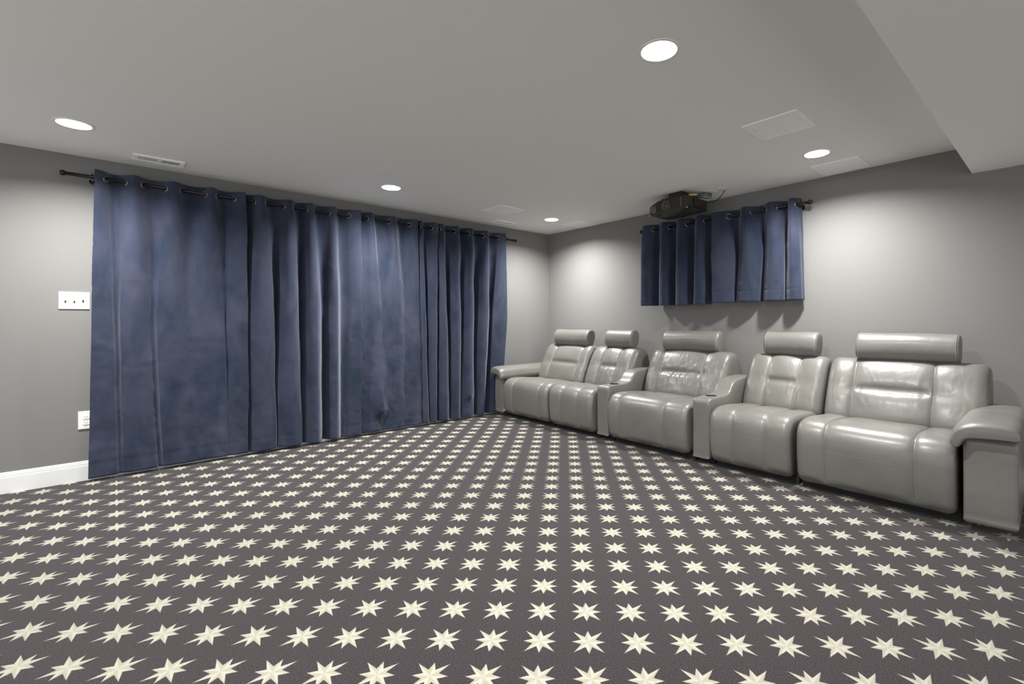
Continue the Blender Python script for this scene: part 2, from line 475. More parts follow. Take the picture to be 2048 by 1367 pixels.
for x in (-0.314, -0.268, -0.222):
    for z in (1.382, 1.322):
        bm = bmesh.new()
        r = bmesh.ops.create_cone(bm, cap_ends=True, segments=12, radius1=0.0035, radius2=0.0025, depth=0.002)
        bmesh.ops.rotate(bm, cent=(0, 0, 0), matrix=Matrix.Rotation(PI/2, 3, 'X'), verts=r['verts'])
        bmesh.ops.translate(bm, vec=(x, LW-0.009, z), verts=r['verts']); from_bm('screw', bm, M['panel'], t)
adopt(t)
t = thing('wall_outlet', (-0.208, LW, 0.452), 'white double wall outlet half hidden by the long curtains\' left edge', 'electrical outlet')
from_bm('plate', wall_plate_bm(-0.252, -0.168, 0.386, 0.520), M['white'], t)
for zc in (0.474, 0.432):
    bm = bmesh.new()
    r = bmesh.ops.create_circle(bm, cap_ends=True, segments=24, radius=0.0185)
    for v in bm.verts: v.co.y = max(-0.0145, min(0.0145, v.co.y))
    ex = bmesh.ops.extrude_face_region(bm, geom=bm.faces[:])
    bmesh.ops.translate(bm, vec=(0, 0, 0.004), verts=[g for g in ex['geom'] if isinstance(g, bmesh.types.BMVert)])
    bmesh.ops.rotate(bm, cent=(0, 0, 0), matrix=Matrix.Rotation(PI/2, 3, 'X'), verts=bm.verts)
    bmesh.ops.translate(bm, vec=(-0.208, LW-0.0075, zc), verts=bm.verts)
    bmesh.ops.recalc_face_normals(bm, faces=bm.faces)
    s = from_bm('socket', bm, M['white'], t)
    bm = bmesh.new()
    for dx in (-0.0065, 0.0065): bm_box(bm, -0.208+dx-0.0013, -0.208+dx+0.0013, LW-0.0120, LW-0.0110, zc+0.001, zc+0.009)
    bm_box(bm, -0.2105, -0.2055, LW-0.0120, LW-0.0110, zc-0.009, zc-0.005)
    from_bm('slots', bm, M['grey'], s)
adopt(t)

# ------------------------------------------------------------------ curtains
ROD_OFF = 0.088                     # rod centre from the wall
class Curtain:
    """hung cloth: 'edges' are the places where the cloth crosses the rod line, at three heights"""
    def __init__(s, kinds, top, mid, bot, amp, z_top, z_bot, frame, open0=True, open1=True, seed=0, wr=1.0, ex=0.95, gain=1.6, dents=()):
        s.ex, s.gain, s.dents = ex, gain, dents
        s.k = kinds; s.lv = (np.array(top), np.array(mid), np.array(bot)); s.amp = [np.array(a) for a in amp]
        s.zt, s.zb = z_top, z_bot; s.frame = frame; s.o0, s.o1 = open0, open1; s.seed = seed; s.wr = wr
        s.n = len(kinds)
    def level(s, t):
        tm = 0.47
        if t < tm:
            w = t/tm; w = w*w*(3-2*w) if False else w
            e = s.lv[0]*(1-w)+s.lv[1]*w; a = s.amp[0]*(1-w)+s.amp[1]*w
        else:
            w = (t-tm)/(1-tm); e = s.lv[1]*(1-w)+s.lv[2]*w; a = s.amp[1]*(1-w)+s.amp[2]*w
        return e, a
    def row(s, t, per):
        e, a = s.level(t); U, D = [], []
        w = min(1.0, t/0.35); ex = 1.0*(1-w)+s.ex*w; gain = 1.0*(1-w)+s.gain*w
        for i in range(s.n):
            sg = 1 if s.k[i] == 'C' else -1
            ks = range(per) if i < s.n-1 else range(per+1)
            for k in ks:
                x = (1-math.cos(PI*k/per))/2
                xx = x
                if i == 0 and s.o0: xx = 0.5+0.5*x; 
                if i == s.n-1 and s.o1: xx = 0.5*x
                sh = max(0.0, math.sin(PI*xx))**ex
                U.append(e[i]+(e[i+1]-e[i])*x); D.append(ROD_OFF+sg*min(0.068, gain*abs(a[i]))*sh)
        return U, D
    def point(s, u, d, z):
        return s.frame(u, d, z)
    def build(s, parent, per=12, rows=150, holes=True):
        V = []; ncol = s.n*per+1
        for j in range(rows+1):
            t = j/rows; z = s.zt+(s.zb-s.zt)*t
            U, D = s.row(t, per)
            for i, (u, d) in enumerate(zip(U, D)):
                fall = min(1.0, t*5)
                # soft drape, crush wrinkles and hem pucker
                w1 = noise.noise(Vector((u*5.0, z*1.6, s.seed)))*0.010
                w2 = noise.noise(Vector((u*16.0, z*7.0, s.seed+9)))*0.0040
                w3 = noise.noise(Vector((u*38.0+z*9, z*22.0, s.seed+4)))*0.0018
                low = 0.45+0.75*t
                dd = d+(w1*0.9+w2*low*1.3+w3*low*1.3)*fall*s.wr
                uu = u+noise.noise(Vector((u*3.0, z*2.2, s.seed+20)))*0.008*fall*s.wr*(0.3 if i in (0, ncol-1) else 1)
                for (du, dz, ru, rz, dep) in s.dents:
                    g = math.exp(-((u-du)/ru)**2)
                    if z >= dz: g *= math.exp(-((z-dz)/rz)**2)
                    else: g *= math.exp(-((z-dz)/(rz*0.17))**2)
                    dd += dep*g
                hz = z-s.zb
                if abs(hz-0.105) < 0.006: dd -= 0.0022           # hem stitch line
                if abs(s.zt-z-0.105) < 0.006: dd -= 0.0018       # header stitch line
                dd = max(dd, 0.012)
                V.append(s.point(uu, dd, z))
        F = []
        e0, _ = s.level((s.zt-s.rz)/(s.zt-s.zb))
        th = (s.zt-s.rz)/(s.zt-s.zb)
        cols = [i*per for i in range(1, s.n)]
        for j in range(rows):
            zc = s.zt+(s.zb-s.zt)*(j+0.5)/rows
            for i in range(ncol-1):
                if holes and abs(zc-s.rz) < 0.021:
                    c0 = (V[j*ncol+i]+V[(j+1)*ncol+i+1])/2
                    hit = False
                    for cc in cols:
                        if abs(i+0.5-cc) > per*0.8: continue
                        hc = s.hole_center(cc, per)
                        if (c0-hc).length < 0.0205: hit = True; break
                    if hit: continue
                F.append((j*ncol+i, j*ncol+i+1, (j+1)*ncol+i+1, (j+1)*ncol+i))
        o = pyd('cloth', V, F, M['velvet'], parent)
        md = o.modifiers.new('thickness', 'SOLIDIFY'); md.thickness = 0.003; md.offset = 0
        # eyelets
        for idx, cc in enumerate(cols):
            hc = s.hole_center(cc, per)
            U, D = s.row(th, per)
            a = s.point(U[cc-1], D[cc-1], s.rz); b = s.point(U[cc+1], D[cc+1], s.rz)
            tan = (b-a).normalized(); nrm = tan.cross(Vector((0, 0, 1)))
            vs, fs = torus_data(hc, nrm, 0.0235, 0.0052, 24, 8)
            pyd('eyelet', vs, fs, M['ring'], parent)
        return o
    def hole_center(s, cc, per):
        th = (s.zt-s.rz)/(s.zt-s.zb)
        U, D = s.row(th, per)
        return s.point(U[cc], D[cc], s.rz)

ROD_Z = 2.268
def frame_left(u, d, z): return Vector((u, LW-d, z))
def frame_right(u, d, z): return Vector((RW-d, u, z))

def amps(kinds, top, mid, bot):
    """top: one value; mid / bot: one value or list"""
    n = len(kinds)
    f = lambda a: [a]*n if isinstance(a, (int, float)) else a
    return f(top), f(mid), f(bot)

def hang(name, label, group, kinds, tops, mids, bots, amp, zt, zb, rz, frame, loc, seed, wr=1.0, rows=150, per=12, **kw):
    t = thing(name, loc, label, 'curtain', group)
    c = Curtain(kinds, tops, mids, bots, amp, zt, zb, frame, seed=seed, wr=wr, **kw); c.rz = rz
    c.build(t, per=per, rows=rows)
    adopt(t)
    return t

G1 = 'long navy velvet curtains'
k = 'CVCVCVCVC'
hang('curtain', 'long navy velvet curtain panel at the left end, widest and flattest', G1, k,
 [-0.1536, -0.091, 0.0129, 0.1239, 0.2554, 0.3639, 0.5176, 0.6011, 0.72, 0.8019], [-0.1748, -0.062, -0.0156, 0.1501, 0.1955, 0.3736, 0.4266, 0.6412, 0.6814, 0.8173], [-0.196, -0.0396, -0.0006, 0.1938, 0.2387, 0.4635, 0.5175, 0.6618, 0.6937, 0.8135],
 amps(k, 0.042, [.026, .030, .022, .026, .018, .010, .020, .022, .026], [.026, .020, .026, .034, .014, .003, .012, .010, .020]), 2.330, 0.028, ROD_Z, frame_left, (0.32, LW-ROD_OFF, 0.0), 1.0, ex=1.1, gain=0.85, wr=1.3)
k = 'VCVCVCVCVC'
hang('curtain', 'long navy velvet curtain panel second from the left, deep even folds', G1, k,
 [0.8057, 0.8707, 0.9687, 1.1072, 1.1958, 1.3001, 1.376, 1.5049, 1.5808, 1.698, 1.8089], [0.8173, 0.8325, 1.0252, 1.0784, 1.2304, 1.2915, 1.4309, 1.4958, 1.61, 1.7032, 1.804], [0.8135, 0.8517, 1.0374, 1.0538, 1.2521, 1.3003, 1.4263, 1.4958, 1.6052, 1.6344, 1.799],
 amps(k, 0.042, [.04, .034, .045, .040, .048, .044, .050, .040, .020, .036], [.034, .020, .010, .028, .040, .038, .046, .036, .012, .026]), 2.330, 0.026, ROD_Z, frame_left, (1.30, LW-ROD_OFF, 0.0), 5.0)
k = 'VCVCVC'
hang('curtain', 'long navy velvet curtain panel third from the left, sagging pucker near its hem', G1, k,
 [1.8169, 1.8813, 1.9606, 2.1189, 2.2092, 2.3548, 2.4388], [1.8132, 1.8868, 2.0474, 2.1584, 2.2903, 2.3314, 2.4696], [1.8071, 1.8817, 2.0419, 2.1528, 2.2846, 2.3256, 2.4942],
 amps(k, [.036, .040, .034, .036, .038, .040], [.014, .026, .006, .024, .004, .022], [.010, .018, .008, .014, .003, .018]), 2.330, 0.028, ROD_Z, frame_left, (2.15, LW-ROD_OFF, 0.0), 11.0, wr=1.5, ex=1.0, gain=1.0, dents=[(2.03, 0.25, 0.085, 0.40, 0.045)])
k = 'VCVCVCVCVCVCVC'
hang('curtain', 'long navy velvet curtain panel nearest the room corner, narrow dark folds', G1, k,
 [2.4529, 2.4732, 2.5185, 2.6252, 2.7153, 2.7283, 2.7942, 2.9291, 2.9913, 3.1258, 3.1983, 3.3472, 3.4313, 3.5805, 3.6774], [2.4736, 2.4807, 2.5537, 2.5895, 2.6962, 2.7189, 2.8319, 2.8845, 3.0197, 3.0726, 3.206, 3.2651, 3.4364, 3.4838, 3.686], [2.5012, 2.5167, 2.5876, 2.6129, 2.6833, 2.7157, 2.8481, 2.8818, 2.9988, 3.0127, 3.1915, 3.2429, 3.3477, 3.4087, 3.597],
 amps(k, [.02, .03, .04, .034, .02, .03, .044, .038, .044, .038, .046, .038, .046, .036], [.02, .030, .046, .034, .03, .034, .050, .034, .022, .030, .055, .036, .05, .030], [.02, .026, .04, .030, .03, .034, .034, .026, .006, .022, .055, .030, .05, .020]), 2.330, 0.030, ROD_Z, frame_left, (3.07, LW-ROD_OFF, 0.0), 17.0, dents=[(3.10, 0.30, 0.07, 0.35, 0.025)])

G2 = 'short navy velvet curtains'
ROD2 = 2.222
k = 'CVCVCVCV'
hang('curtain', 'short navy velvet curtain panel under the projector', G2, k,
 [3.2031, 3.0864, 2.9997, 2.8766, 2.7824, 2.6547, 2.5606, 2.4466, 2.402], [3.2129, 3.0959, 3.0089, 2.8664, 2.7973, 2.6571, 2.5746, 2.450, 2.428], [3.2221, 3.098, 3.0176, 2.8748, 2.8055, 2.653, 2.5881, 2.445, 2.416],
 amps(k, 0.040, 0.042, 0.040), 2.280, 1.357, ROD2, frame_right, (RW-ROD_OFF, 2.79, 1.357), 31.0, wr=0.6, rows=90)
k = 'CVCVCVCV'
hang('curtain', 'short navy velvet curtain panel at the right, brightly lit', G2, k,
 [2.3581, 2.2038, 2.0765, 1.9736, 1.8369, 1.724, 1.6324, 1.5645, 1.5353], [2.343, 2.1543, 2.0936, 1.8666, 1.8388, 1.6774, 1.6513, 1.537, 1.5246], [2.350, 2.1559, 2.1203, 1.915, 1.8634, 1.6788, 1.6527, 1.5217, 1.5094],
 amps(k, 0.042, [.034, .046, .036, .045, .036, .046, .034, .03], [.032, .044, .034, .040, .034, .044, .030, .02]), 2.280, 1.366, ROD2, frame_right, (RW-ROD_OFF, 1.94, 1.366), 37.0, wr=0.8, rows=90)

# ------------------------------------------------------------------ curtain rods
def rod(label, a, b, wall_dir, brackets, r=0.0115):
    """a, b: ends; wall_dir: unit vector pointing to the wall"""
    a, b = Vector(a), Vector(b); mid = (a+b)/2; wd = Vector(wall_dir)
    t = thing('curtain_rod', mid, label, 'curtain rod', 'dark metal curtain rods')
    tube('pole', [a, b], r, M['rod'], t, 20)
    ax = (b-a).normalized()
    for e, s in ((a, -1), (b, 1)):
        lathe('finial', [(0.0, 0.030), (0.012, 0.029), (0.019, 0.022), (0.021, 0.012), (0.019, 0.003), (0.013, -0.003), (0.012, -0.012), (0.0, -0.012)], e, ax*s, M['rod'], t, 24)
    for q in brackets:
        c = a+(b-a)*q
        bm = bmesh.new()
        vs, fs = [], []
        v1, f1 = tube_data([c+wd*0.004-Vector((0, 0, 0.018)), c+wd*(ROD_OFF-0.004)-Vector((0, 0, 0.018))], 0.0065, 12); vs += v1; fs += f1
        v1, f1 = lathe_data([(0.0, 0), (0.022, 0.0), (0.022, 0.006), (0.0, 0.007)], c+wd*ROD_OFF-Vector((0, 0, 0.018)), -wd, 20); fs += [tuple(i+len(vs) for i in f) for f in f1]; vs += v1
        v1, f1 = tube_data([c+ax*-0.008, c+ax*0.008], 0.0165, 16); fs += [tuple(i+len(vs) for i in f) for f in f1]; vs += v1
        v1, f1 = tube_data([c+Vector((0, 0, 0.012)), c+Vector((0, 0, 0.026))], 0.004, 8); fs += [tuple(i+len(vs) for i in f) for f in f1]; vs += v1
        shade(pyd('bracket', vs, fs, M['rod'], t))
        bm.free()
    adopt(t)
rod('long dark metal curtain rod carrying the long curtains', (-0.308, LW-ROD_OFF, ROD_Z+0.008), (3.855, LW-ROD_OFF, ROD_Z-0.004), (0, 1, 0), (0.034, 0.497, 0.966), r=0.0125)
rod('short dark metal curtain rod below the projector', (RW-ROD_OFF, 3.245, ROD2), (RW-ROD_OFF, 1.465, ROD2), (1, 0, 0), (0.035, 0.493, 0.955))

# ------------------------------------------------------------------ upholstery
def smooth_loop(pts, n):
    """closed Catmull-Rom through pts, n samples, by arc length"""
    P = [np.array(p, float) for p in pts]; m = len(P); out = []
    for i in range(m):
        p0, p1, p2, p3 = P[i-1], P[i], P[(i+1) % m], P[(i+2) % m]
        for k in range(16):
            t = k/16
            out.append(0.5*((2*p1)+(-p0+p2)*t+(2*p0-5*p1+4*p2-p3)*t*t+(-p0+3*p1-3*p2+p3)*t**3))
    out = np.array(out+[out[0]])
    d = np.r_[0, np.cumsum(np.linalg.norm(np.diff(out, axis=0), axis=1))]
    s = np.linspace(0, d[-1], n, endpoint=False)
    return np.stack([np.interp(s, d, out[:, 0]), np.interp(s, d, out[:, 1])], 1)

class Pillow:
    """closed profile in x-z swept along y with rounded ends, puffed and tufted"""
    def __init__(s, prof, y0, y1, n=96, m=72, rnd=0.045, grooves=(), hg=None, puff=0.0, wrinkle=0.0, seed=0.0, face=lambda x, z: True, gd=0.006):
        s.gd = gd
        s.pr = smooth_loop(prof, n); s.y0, s.y1 = min(y0, y1), max(y0, y1); s.n, s.m, s.rnd = n, m, rnd
        s.g = grooves; s.hg = hg; s.puff = puff; s.wr = wrinkle; s.seed = seed; s.face = face
        c = s.pr.mean(0); s.c = c
        tan = np.roll(s.pr, -1, 0)-np.roll(s.pr, 1, 0); nr = np.stack([tan[:, 1], -tan[:, 0]], 1)
        nr /= np.linalg.norm(nr, axis=1)[:, None]+1e-12
        if ((s.pr-c)*nr).sum() < 0: nr = -nr
        s.nr = nr
    def pt(s, i, y):
        i %= s.n
        x, z = s.pr[i]; nx, nz = s.nr[i]
        e = min(y-s.y0, s.y1-y)
        ins = 0.0
        if e < s.rnd:
            q = 1-max(e, 0)/s.rnd; ins = s.rnd*0.75*(1-math.sqrt(max(0, 1-q*q)))
        off = -ins
        if s.face(x, z):
            w = s.y1-s.y0
            edges = [s.y0]+sorted(s.g)+[s.y1]
            for a, b in zip(edges[:-1], edges[1:]):
                if a <= y <= b and b > a:
                    v = math.sin(PI*(y-a)/(b-a))
                    pf = s.puff*v**0.7
                    if s.hg:
                        inner = len(s.g) == 2 and a == sorted(s.g)[0]
                        if inner: 
                            dz = (z-s.hg[0])/s.hg[1]
                            pf *= 1-0.9*math.exp(-dz*dz)
                            off -= s.hg[2]*math.exp(-(dz*2.2)**2)*min(1, v*4)
                        else:
                            # pull lines running to the tuft points
                            gy = min(s.g, key=lambda q: abs(q-y)); r = math.hypot((y-gy)/0.16, (z-s.hg[0])/0.05)
                            off -= s.hg[2]*0.7*math.exp(-r*r)
                    off += pf
            for gy in s.g:
                off -= s.gd*(math.exp(-((y-gy)/0.010)**2)+0.5*math.exp(-((y-gy)/0.040)**2))
            if s.wr > 0:
                near = 1.0
                if s.hg: near = 0.35+1.0*math.exp(-((z-s.hg[0])/0.13)**2)
                bend = 0.05*noise.noise(Vector((y*5, z*9, s.seed+6)))
                wv = noise.noise(Vector(((y+bend)*46, z*6, s.seed)))*0.55+noise.noise(Vector((y*18+z*22, z*20-y*6, s.seed+3)))*0.45
                wv = wv*abs(wv)*1.6+0.35*wv
                off += s.wr*wv*near
            off += 0.006*noise.noise(Vector((y*4, z*5, s.seed+8)))
        return Vector((x+nx*off, y, z+nz*off))
    def ys(s):
        k = 8
        a = [s.y0+s.rnd*(1-math.cos(PI/2*i/k)) for i in range(k)]
        b = [s.y1-s.rnd*(1-math.cos(PI/2*i/k)) for i in range(k-1, -1, -1)]
        base = list(np.linspace(s.y0+s.rnd, s.y1-s.rnd, s.m))
        for gy in s.g: base += [gy-0.012, gy-0.006, gy, gy+0.006, gy+0.012]
        base = sorted(base)
        out = a+base+b
        r = [out[0]]
        for v in out[1:]:
            if v-r[-1] > 0.0015: r.append(v)
        return r
    def build(s, name, mat, parent):
        Y = s.ys(); V = []; F = []
        for y in Y:
            for i in range(s.n): V.append(s.pt(i, y))
        for j in range(len(Y)-1):
            for i in range(s.n):
                i2 = (i+1) % s.n; F.append((j*s.n+i, j*s.n+i2, (j+1)*s.n+i2, (j+1)*s.n+i))
        # gently domed end caps
        for j, sg in ((0, -1), (len(Y)-1, 1)):
            ring = [j*s.n+i for i in range(s.n)]
            cen = sum((V[i] for i in ring), Vector())/s.n
            prev = ring
            for f, d in ((0.80, 0.0015), (0.5, 0.003), (0.2, 0.0035)):
                nr = []
                for i in ring:
                    p = cen+(V[i]-cen)*f; p.y += sg*d; nr.append(len(V)); V.append(p)
                for i in range(s.n):
                    i2 = (i+1) % s.n; F.append((prev[i], prev[i2], nr[i2], nr[i]))
                prev = nr
            F.append(tuple(prev))
        o = pyd(name, V, F, mat, parent)
        bm = bmesh.new(); bm.from_mesh(o.data); bmesh.ops.recalc_face_normals(bm, faces=bm.faces); bm.to_mesh(o.data); bm.free()
        for p in o.data.polygons: p.use_smooth = True
        return o
    def line_along(s, y, sel, lift=0.0012):
        """points following the surface at y over profile indices for which sel(x,z)"""
        idx = [i for i in range(s.n) if sel(*s.pr[i])]
        # order as one run
        runs = []; cur = [idx[0]]
        for a, b in zip(idx[:-1], idx[1:]):
            if b == a+1: cur.append(b)
            else: runs.append(cur); cur = [b]
        runs.append(cur)
        if len(runs) > 1 and runs[0][0] == 0 and runs[-1][-1] == s.n-1: runs[0] = runs.pop()+runs[0]
        run = max(runs, key=len)
        return [s.pt(i, y)+Vector((s.nr[i][0], 0, s.nr[i][1]))*lift for i in run]
    def line_across(s, z, ya, yb, front=True, lift=0.0012):
        best = min((i for i in range(s.n) if s.face(*s.pr[i])), key=lambda i: abs(s.pr[i][1]-z))
        return [s.pt(best, y)+Vector((s.nr[best][0], 0, s.nr[best][1]))*lift for y in np.linspace(ya, yb, 40)]

SEAT = [(3.545, 0.056), (3.485, 0.080), (3.462, 0.16), (3.450, 0.28), (3.452, 0.37), (3.478, 0.438), (3.535, 0.476), (3.65, 0.484), (3.85, 0.468), (4.06, 0.446),
        (4.075, 0.40), (4.06, 0.25), (4.02, 0.09), (3.80, 0.06)]
BACK = [(4.030, 0.405), (4.022, 0.470), (4.052, 0.56), (4.090, 0.645), (4.125, 0.715), (4.170, 0.795), (4.215, 0.850), (4.275, 0.878), (4.35, 0.872), (4.415, 0.825),
        (4.455, 0.70), (4.465, 0.55), (4.462, 0.41), (4.40, 0.36), (4.20, 0.36), (4.08, 0.372)]
HEAD = [(4.262, 0.872), (4.218, 0.905), (4.204, 0.965), (4.218, 1.030), (4.262, 1.074), (4.322, 1.078), (4.366, 1.045), (4.372, 0.985), (4.350, 0.915), (4.312, 0.874)]

def recliner(name, label, y0, y1, seams, head, wr_back, wr_seat, seed, arm=None, bx=(0.0, 0.0), gap=0.0):
    """y0 > y1: module runs from the curtain side (y0) to the camera side (y1)"""
    ym = (y0+y1)/2
    t = thing('recliner_seat', (4.0, ym, 0.0), label, 'recliner seat', 'modules of the grey leather reclining sofa')
    g = 0.008
    box('base', 3.585, 4.42, y1+0.012, y0-0.012, 0.0, 0.10, M['black'], t)  # base with feet corners; its black also stands for shade under the seat
    seat = Pillow(SEAT, y1+g+gap, y0-g, rnd=0.050, grooves=seams, hg=None, puff=0.007, wrinkle=wr_seat, seed=seed, m=60,
                  face=lambda x, z: z > 0.10 and x < 4.03)
    so = seat.build('seat_cushion', M['leather'], t)
    front = lambda x, z: x < 4.0 and z > 0.075 and not (x > 3.60 and z < 0.3)
    lines = [seat.line_along(y+d, front) for y in seams for d in (-0.008, 0.008)]
    zz = 0.312
    lines.append(seat.line_across(zz, seams[0], seams[1]))
    for q in lines: tubes('stitching', [q], 0.0009, M['stitch'], so, 5)
    # frame side panel glimpsed behind the footrest edge
    box('side_frame', 3.60, 4.05, y1+0.030, y0-0.030, 0.10, 0.43, M['leather'], t, 0.01)
    bs = [s for s in seams]
    back = Pillow(BACK, y1+g-bx[1], y0-g+bx[0], rnd=0.065, grooves=bs, hg=(0.672, 0.050, 0.016), puff=0.013, gd=0.0045, wrinkle=wr_back, seed=seed+5, n=110, m=84,
                  face=lambda x, z: z > 0.43 and x < 4.26)
    bo = back.build('backrest', M['leather'], t)
    sel = lambda x, z: x < 4.30 and z > 0.44
    lines = [back.line_along(y+d, sel) for y in bs for d in (-0.008, 0.008)]
    lines.append(back.line_across(0.672, bs[0], bs[1]))
    for q in lines: tubes('stitching', [q], 0.0009, M['stitch'], bo, 5)
    h = Pillow(HEAD, head[1], head[0], rnd=0.028, n=56, m=30, puff=0.0, seed=seed+2)
    ho = h.build('headrest', M['leather'], t)
    pipes = []
    for yy in (head[1]+0.020, head[0]-0.020):
        pts = [h.pt(i, yy)+Vector((h.nr[i][0], 0, h.nr[i][1]))*0.0008 for i in range(h.n)]
        pipes.append(pts+[pts[0]])
    for q in pipes: tubes('piping', [q], 0.0016, M['stitch'], ho, 6)
    if arm: arm(t)
    adopt(t)
    return t

def sweep_x(name, prof_yz, xs, scale_fn, mat, parent, seed=0):
    """closed y-z profile swept along x; scale_fn(x) -> (inset, drop)"""
    pr = smooth_loop(prof_yz, 64); c = pr.mean(0); n = len(pr)
    tan = np.roll(pr, -1, 0)-np.roll(pr, 1, 0); nr = np.stack([tan[:, 1], -tan[:, 0]], 1); nr /= np.linalg.norm(nr, axis=1)[:, None]
    if ((pr-c)*nr).sum() < 0: nr = -nr
    V, F = [], []
    for x in xs:
        ins, drop = scale_fn(x)
        for i in range(n):
            p = pr[i]-nr[i]*ins
            w = 0.003*noise.noise(Vector((x*6, p[0]*8, p[1]*8+seed)))
            V.append(Vector((x, p[0]+nr[i][0]*w, p[1]+nr[i][1]*w+drop)))
    for j in range(len(xs)-1):
        for i in range(n):
            i2 = (i+1) % n; F.append((j*n+i, j*n+i2, (j+1)*n+i2, (j+1)*n+i))
    F.append(tuple(range(n))); F.append(tuple((len(xs)-1)*n+i for i in range(n)))
    o = pyd(name, V, F, mat, parent)
    bm = bmesh.new(); bm.from_mesh(o.data); bmesh.ops.recalc_face_normals(bm, faces=bm.faces); bm.to_mesh(o.data); bm.free()
    for p in o.data.polygons: p.use_smooth = True
    return o, pr, nr

def make_arm(t, inner, outer, sgn, zo=0.0):
    """inner: y of the seat side, outer: y of the free side; sgn = direction from outer to inner"""
    # tall upholstered side box
    lo, hi = min(inner, outer), max(inner, outer)
    side = Pillow([(3.500, 0.055), (3.478, 0.075), (3.474, 0.20), (3.474, 0.40), (3.478, 0.512), (3.500, 0.532), (3.70, 0.536), (4.10, 0.536), (4.37, 0.53), (4.40, 0.50), (4.40, 0.10), (4.37, 0.055), (3.9, 0.05)],
                  lo, hi, rnd=0.022, n=90, m=14, seed=3)
    so = side.build('arm_panel', M['leather'], t)
    y = lambda d: outer+sgn*d
    w = abs(inner-outer)
    prof = [(y(-0.006), 0.545), (y(-0.014), 0.580), (y(-0.004), 0.606), (y(0.030), 0.624), (y(w*0.55), 0.628), (y(w*0.85), 0.618), (y(w+0.026), 0.586), (y(w+0.052), 0.535),
            (y(w+0.056), 0.505), (y(w+0.042), 0.478), (y(w+0.014), 0.474), (y(w-0.004), 0.496), (y(w-0.030), 0.528), (y(w*0.4), 0.540)]
    xs = [3.408+0.05*(1-math.cos(PI/2*i/8)) for i in range(9)]+list(np.linspace(3.48, 4.20, 26))+[4.24, 4.27, 4.285]
    def sc(x):
        e = (x-3.408)/0.05; ins = 0.0
        if e < 1: ins = 0.017*(1-math.sqrt(max(0, 1-(1-e)**2)))
        if x > 4.2: ins = 0.02*((x-4.2)/0.085)**2
        return ins, -0.012*max(0, 1-(x-3.408)/0.10)**2
    po, pr, nr = sweep_x('arm_pad', prof, xs, sc, M['leather'], t)
    lines = []
    for k in (8, 40):
        pass
    # stitched seam running along the top of the pad and across it
    i0 = min(range(len(pr)), key=lambda i: (pr[i][0]-y(w*0.86))**2+(pr[i][1]-0.62)**2)
    if False: lines.append([Vector((x, pr[i0][0]+nr[i0][0]*0.0015, pr[i0][1]+nr[i0][1]*0.0015+sc(x)[1])) for x in np.linspace(3.47, 4.18, 40)])
    top = [i for i in range(len(pr)) if pr[i][1] > 0.55]
    xa = 3.86
    arc = sorted(top, key=lambda i: pr[i][0])
    lines.append([Vector((xa, pr[i][0]+nr[i][0]*0.0015, pr[i][1]+nr[i][1]*0.0015)) for i in arc])
    for q in lines: tubes('stitching', [q], 0.0009, M['stitch'], po, 5)

S = [dict(y=(4.630, 3.790), s=(3.950, 4.426), h=(4.490, 3.890), wb=0.0016, ws=0.0),
     dict(y=(3.790, 3.110), s=(3.338, 3.584), h=(3.615, 3.215), wb=0.0055, ws=0.0008),
     dict(y=(2.945, 2.050), s=(2.303, 2.787), h=(2.815, 2.190), wb=0.0085, ws=0.0012),
     dict(y=(1.885, 1.235), s=(1.441, 1.687), h=(1.760, 1.325), wb=0.0014, ws=0.0),
     dict(y=(1.235, 0.360), s=(0.569, 1.044), h=(1.055, 0.440), wb=0.0030, ws=0.0)]
LBL = ['grey leather recliner seat with padded left arm, beside the long curtains',
       'narrow grey leather recliner seat between the left-arm seat and the first console',
       'wide grey leather recliner seat with a heavily wrinkled back, in the middle of the row',
       'narrow grey leather recliner seat right of the cup holder console',
       'wide grey leather recliner seat with padded right arm, nearest the camera']
for i, d in enumerate(S):
    arm = None
    if i == 0: arm = lambda t: make_arm(t, 4.628, 4.800, -1)
    if i == 4: arm = lambda t: make_arm(t, 0.352, 0.130, 1)
    recliner('recliner_seat', LBL[i], d['y'][0], d['y'][1], d['s'], d['h'], d['wb'], d['ws'], 10.0*i+1, arm, bx=((0.0, 0.0), (0, 0), (0, 0), (0, 0), (0, 0.080))[i], gap=(0, 0.016, 0.022, 0.018, 0.012)[i])

def console(label, y0, y1, cup_x):
    ym = (y0+y1)/2
    t = thing('sofa_console', (4.0, ym, 0.0), label, 'console', 'consoles of the grey leather reclining sofa')
    box('base', 3.60, 4.38, y1+0.012, y0-0.012, 0.0, 0.09, M['black'], t)  # base blackened to stand for the dark shade below the console
    prof = [(3.520, 0.058), (3.502, 0.075), (3.498, 0.20), (3.498, 0.40), (3.500, 0.510), (3.515, 0.538), (3.56, 0.545), (3.66, 0.547), (3.78, 0.550), (3.850, 0.566), (3.900, 0.618), (3.955, 0.652), (4.06, 0.668),
            (4.22, 0.676), (4.33, 0.664), (4.38, 0.60), (4.39, 0.40), (4.38, 0.10), (4.34, 0.056), (3.9, 0.05)]
    p = Pillow(prof, y1+0.004, y0-0.004, rnd=0.020, n=120, m=10, seed=ym)
    o = p.build('console_body', M['leather'], t)
    cut(o, [cyl_mesh((cup_x, ym, 0.5), (0, 0, 1), 0.043, -0.03, 0.2, 36)])
    for q in o.data.polygons: q.use_smooth = True
    try: o.data.set_sharp_from_angle(angle=math.radians(50))
    except Exception: pass
    lathe('cup_holder', [(0.001, 0.472), (0.038, 0.472), (0.040, 0.478), (0.0405, 0.546), (0.0425, 0.5495), (0.0465, 0.5500), (0.0475, 0.5480)], (cup_x, ym, 0.0), (0, 0, 1), M['projdark'], t, 36)
    adopt(t)
console('slim grey leather console between the second and middle recliner seats', 3.108, 2.947, 3.68)
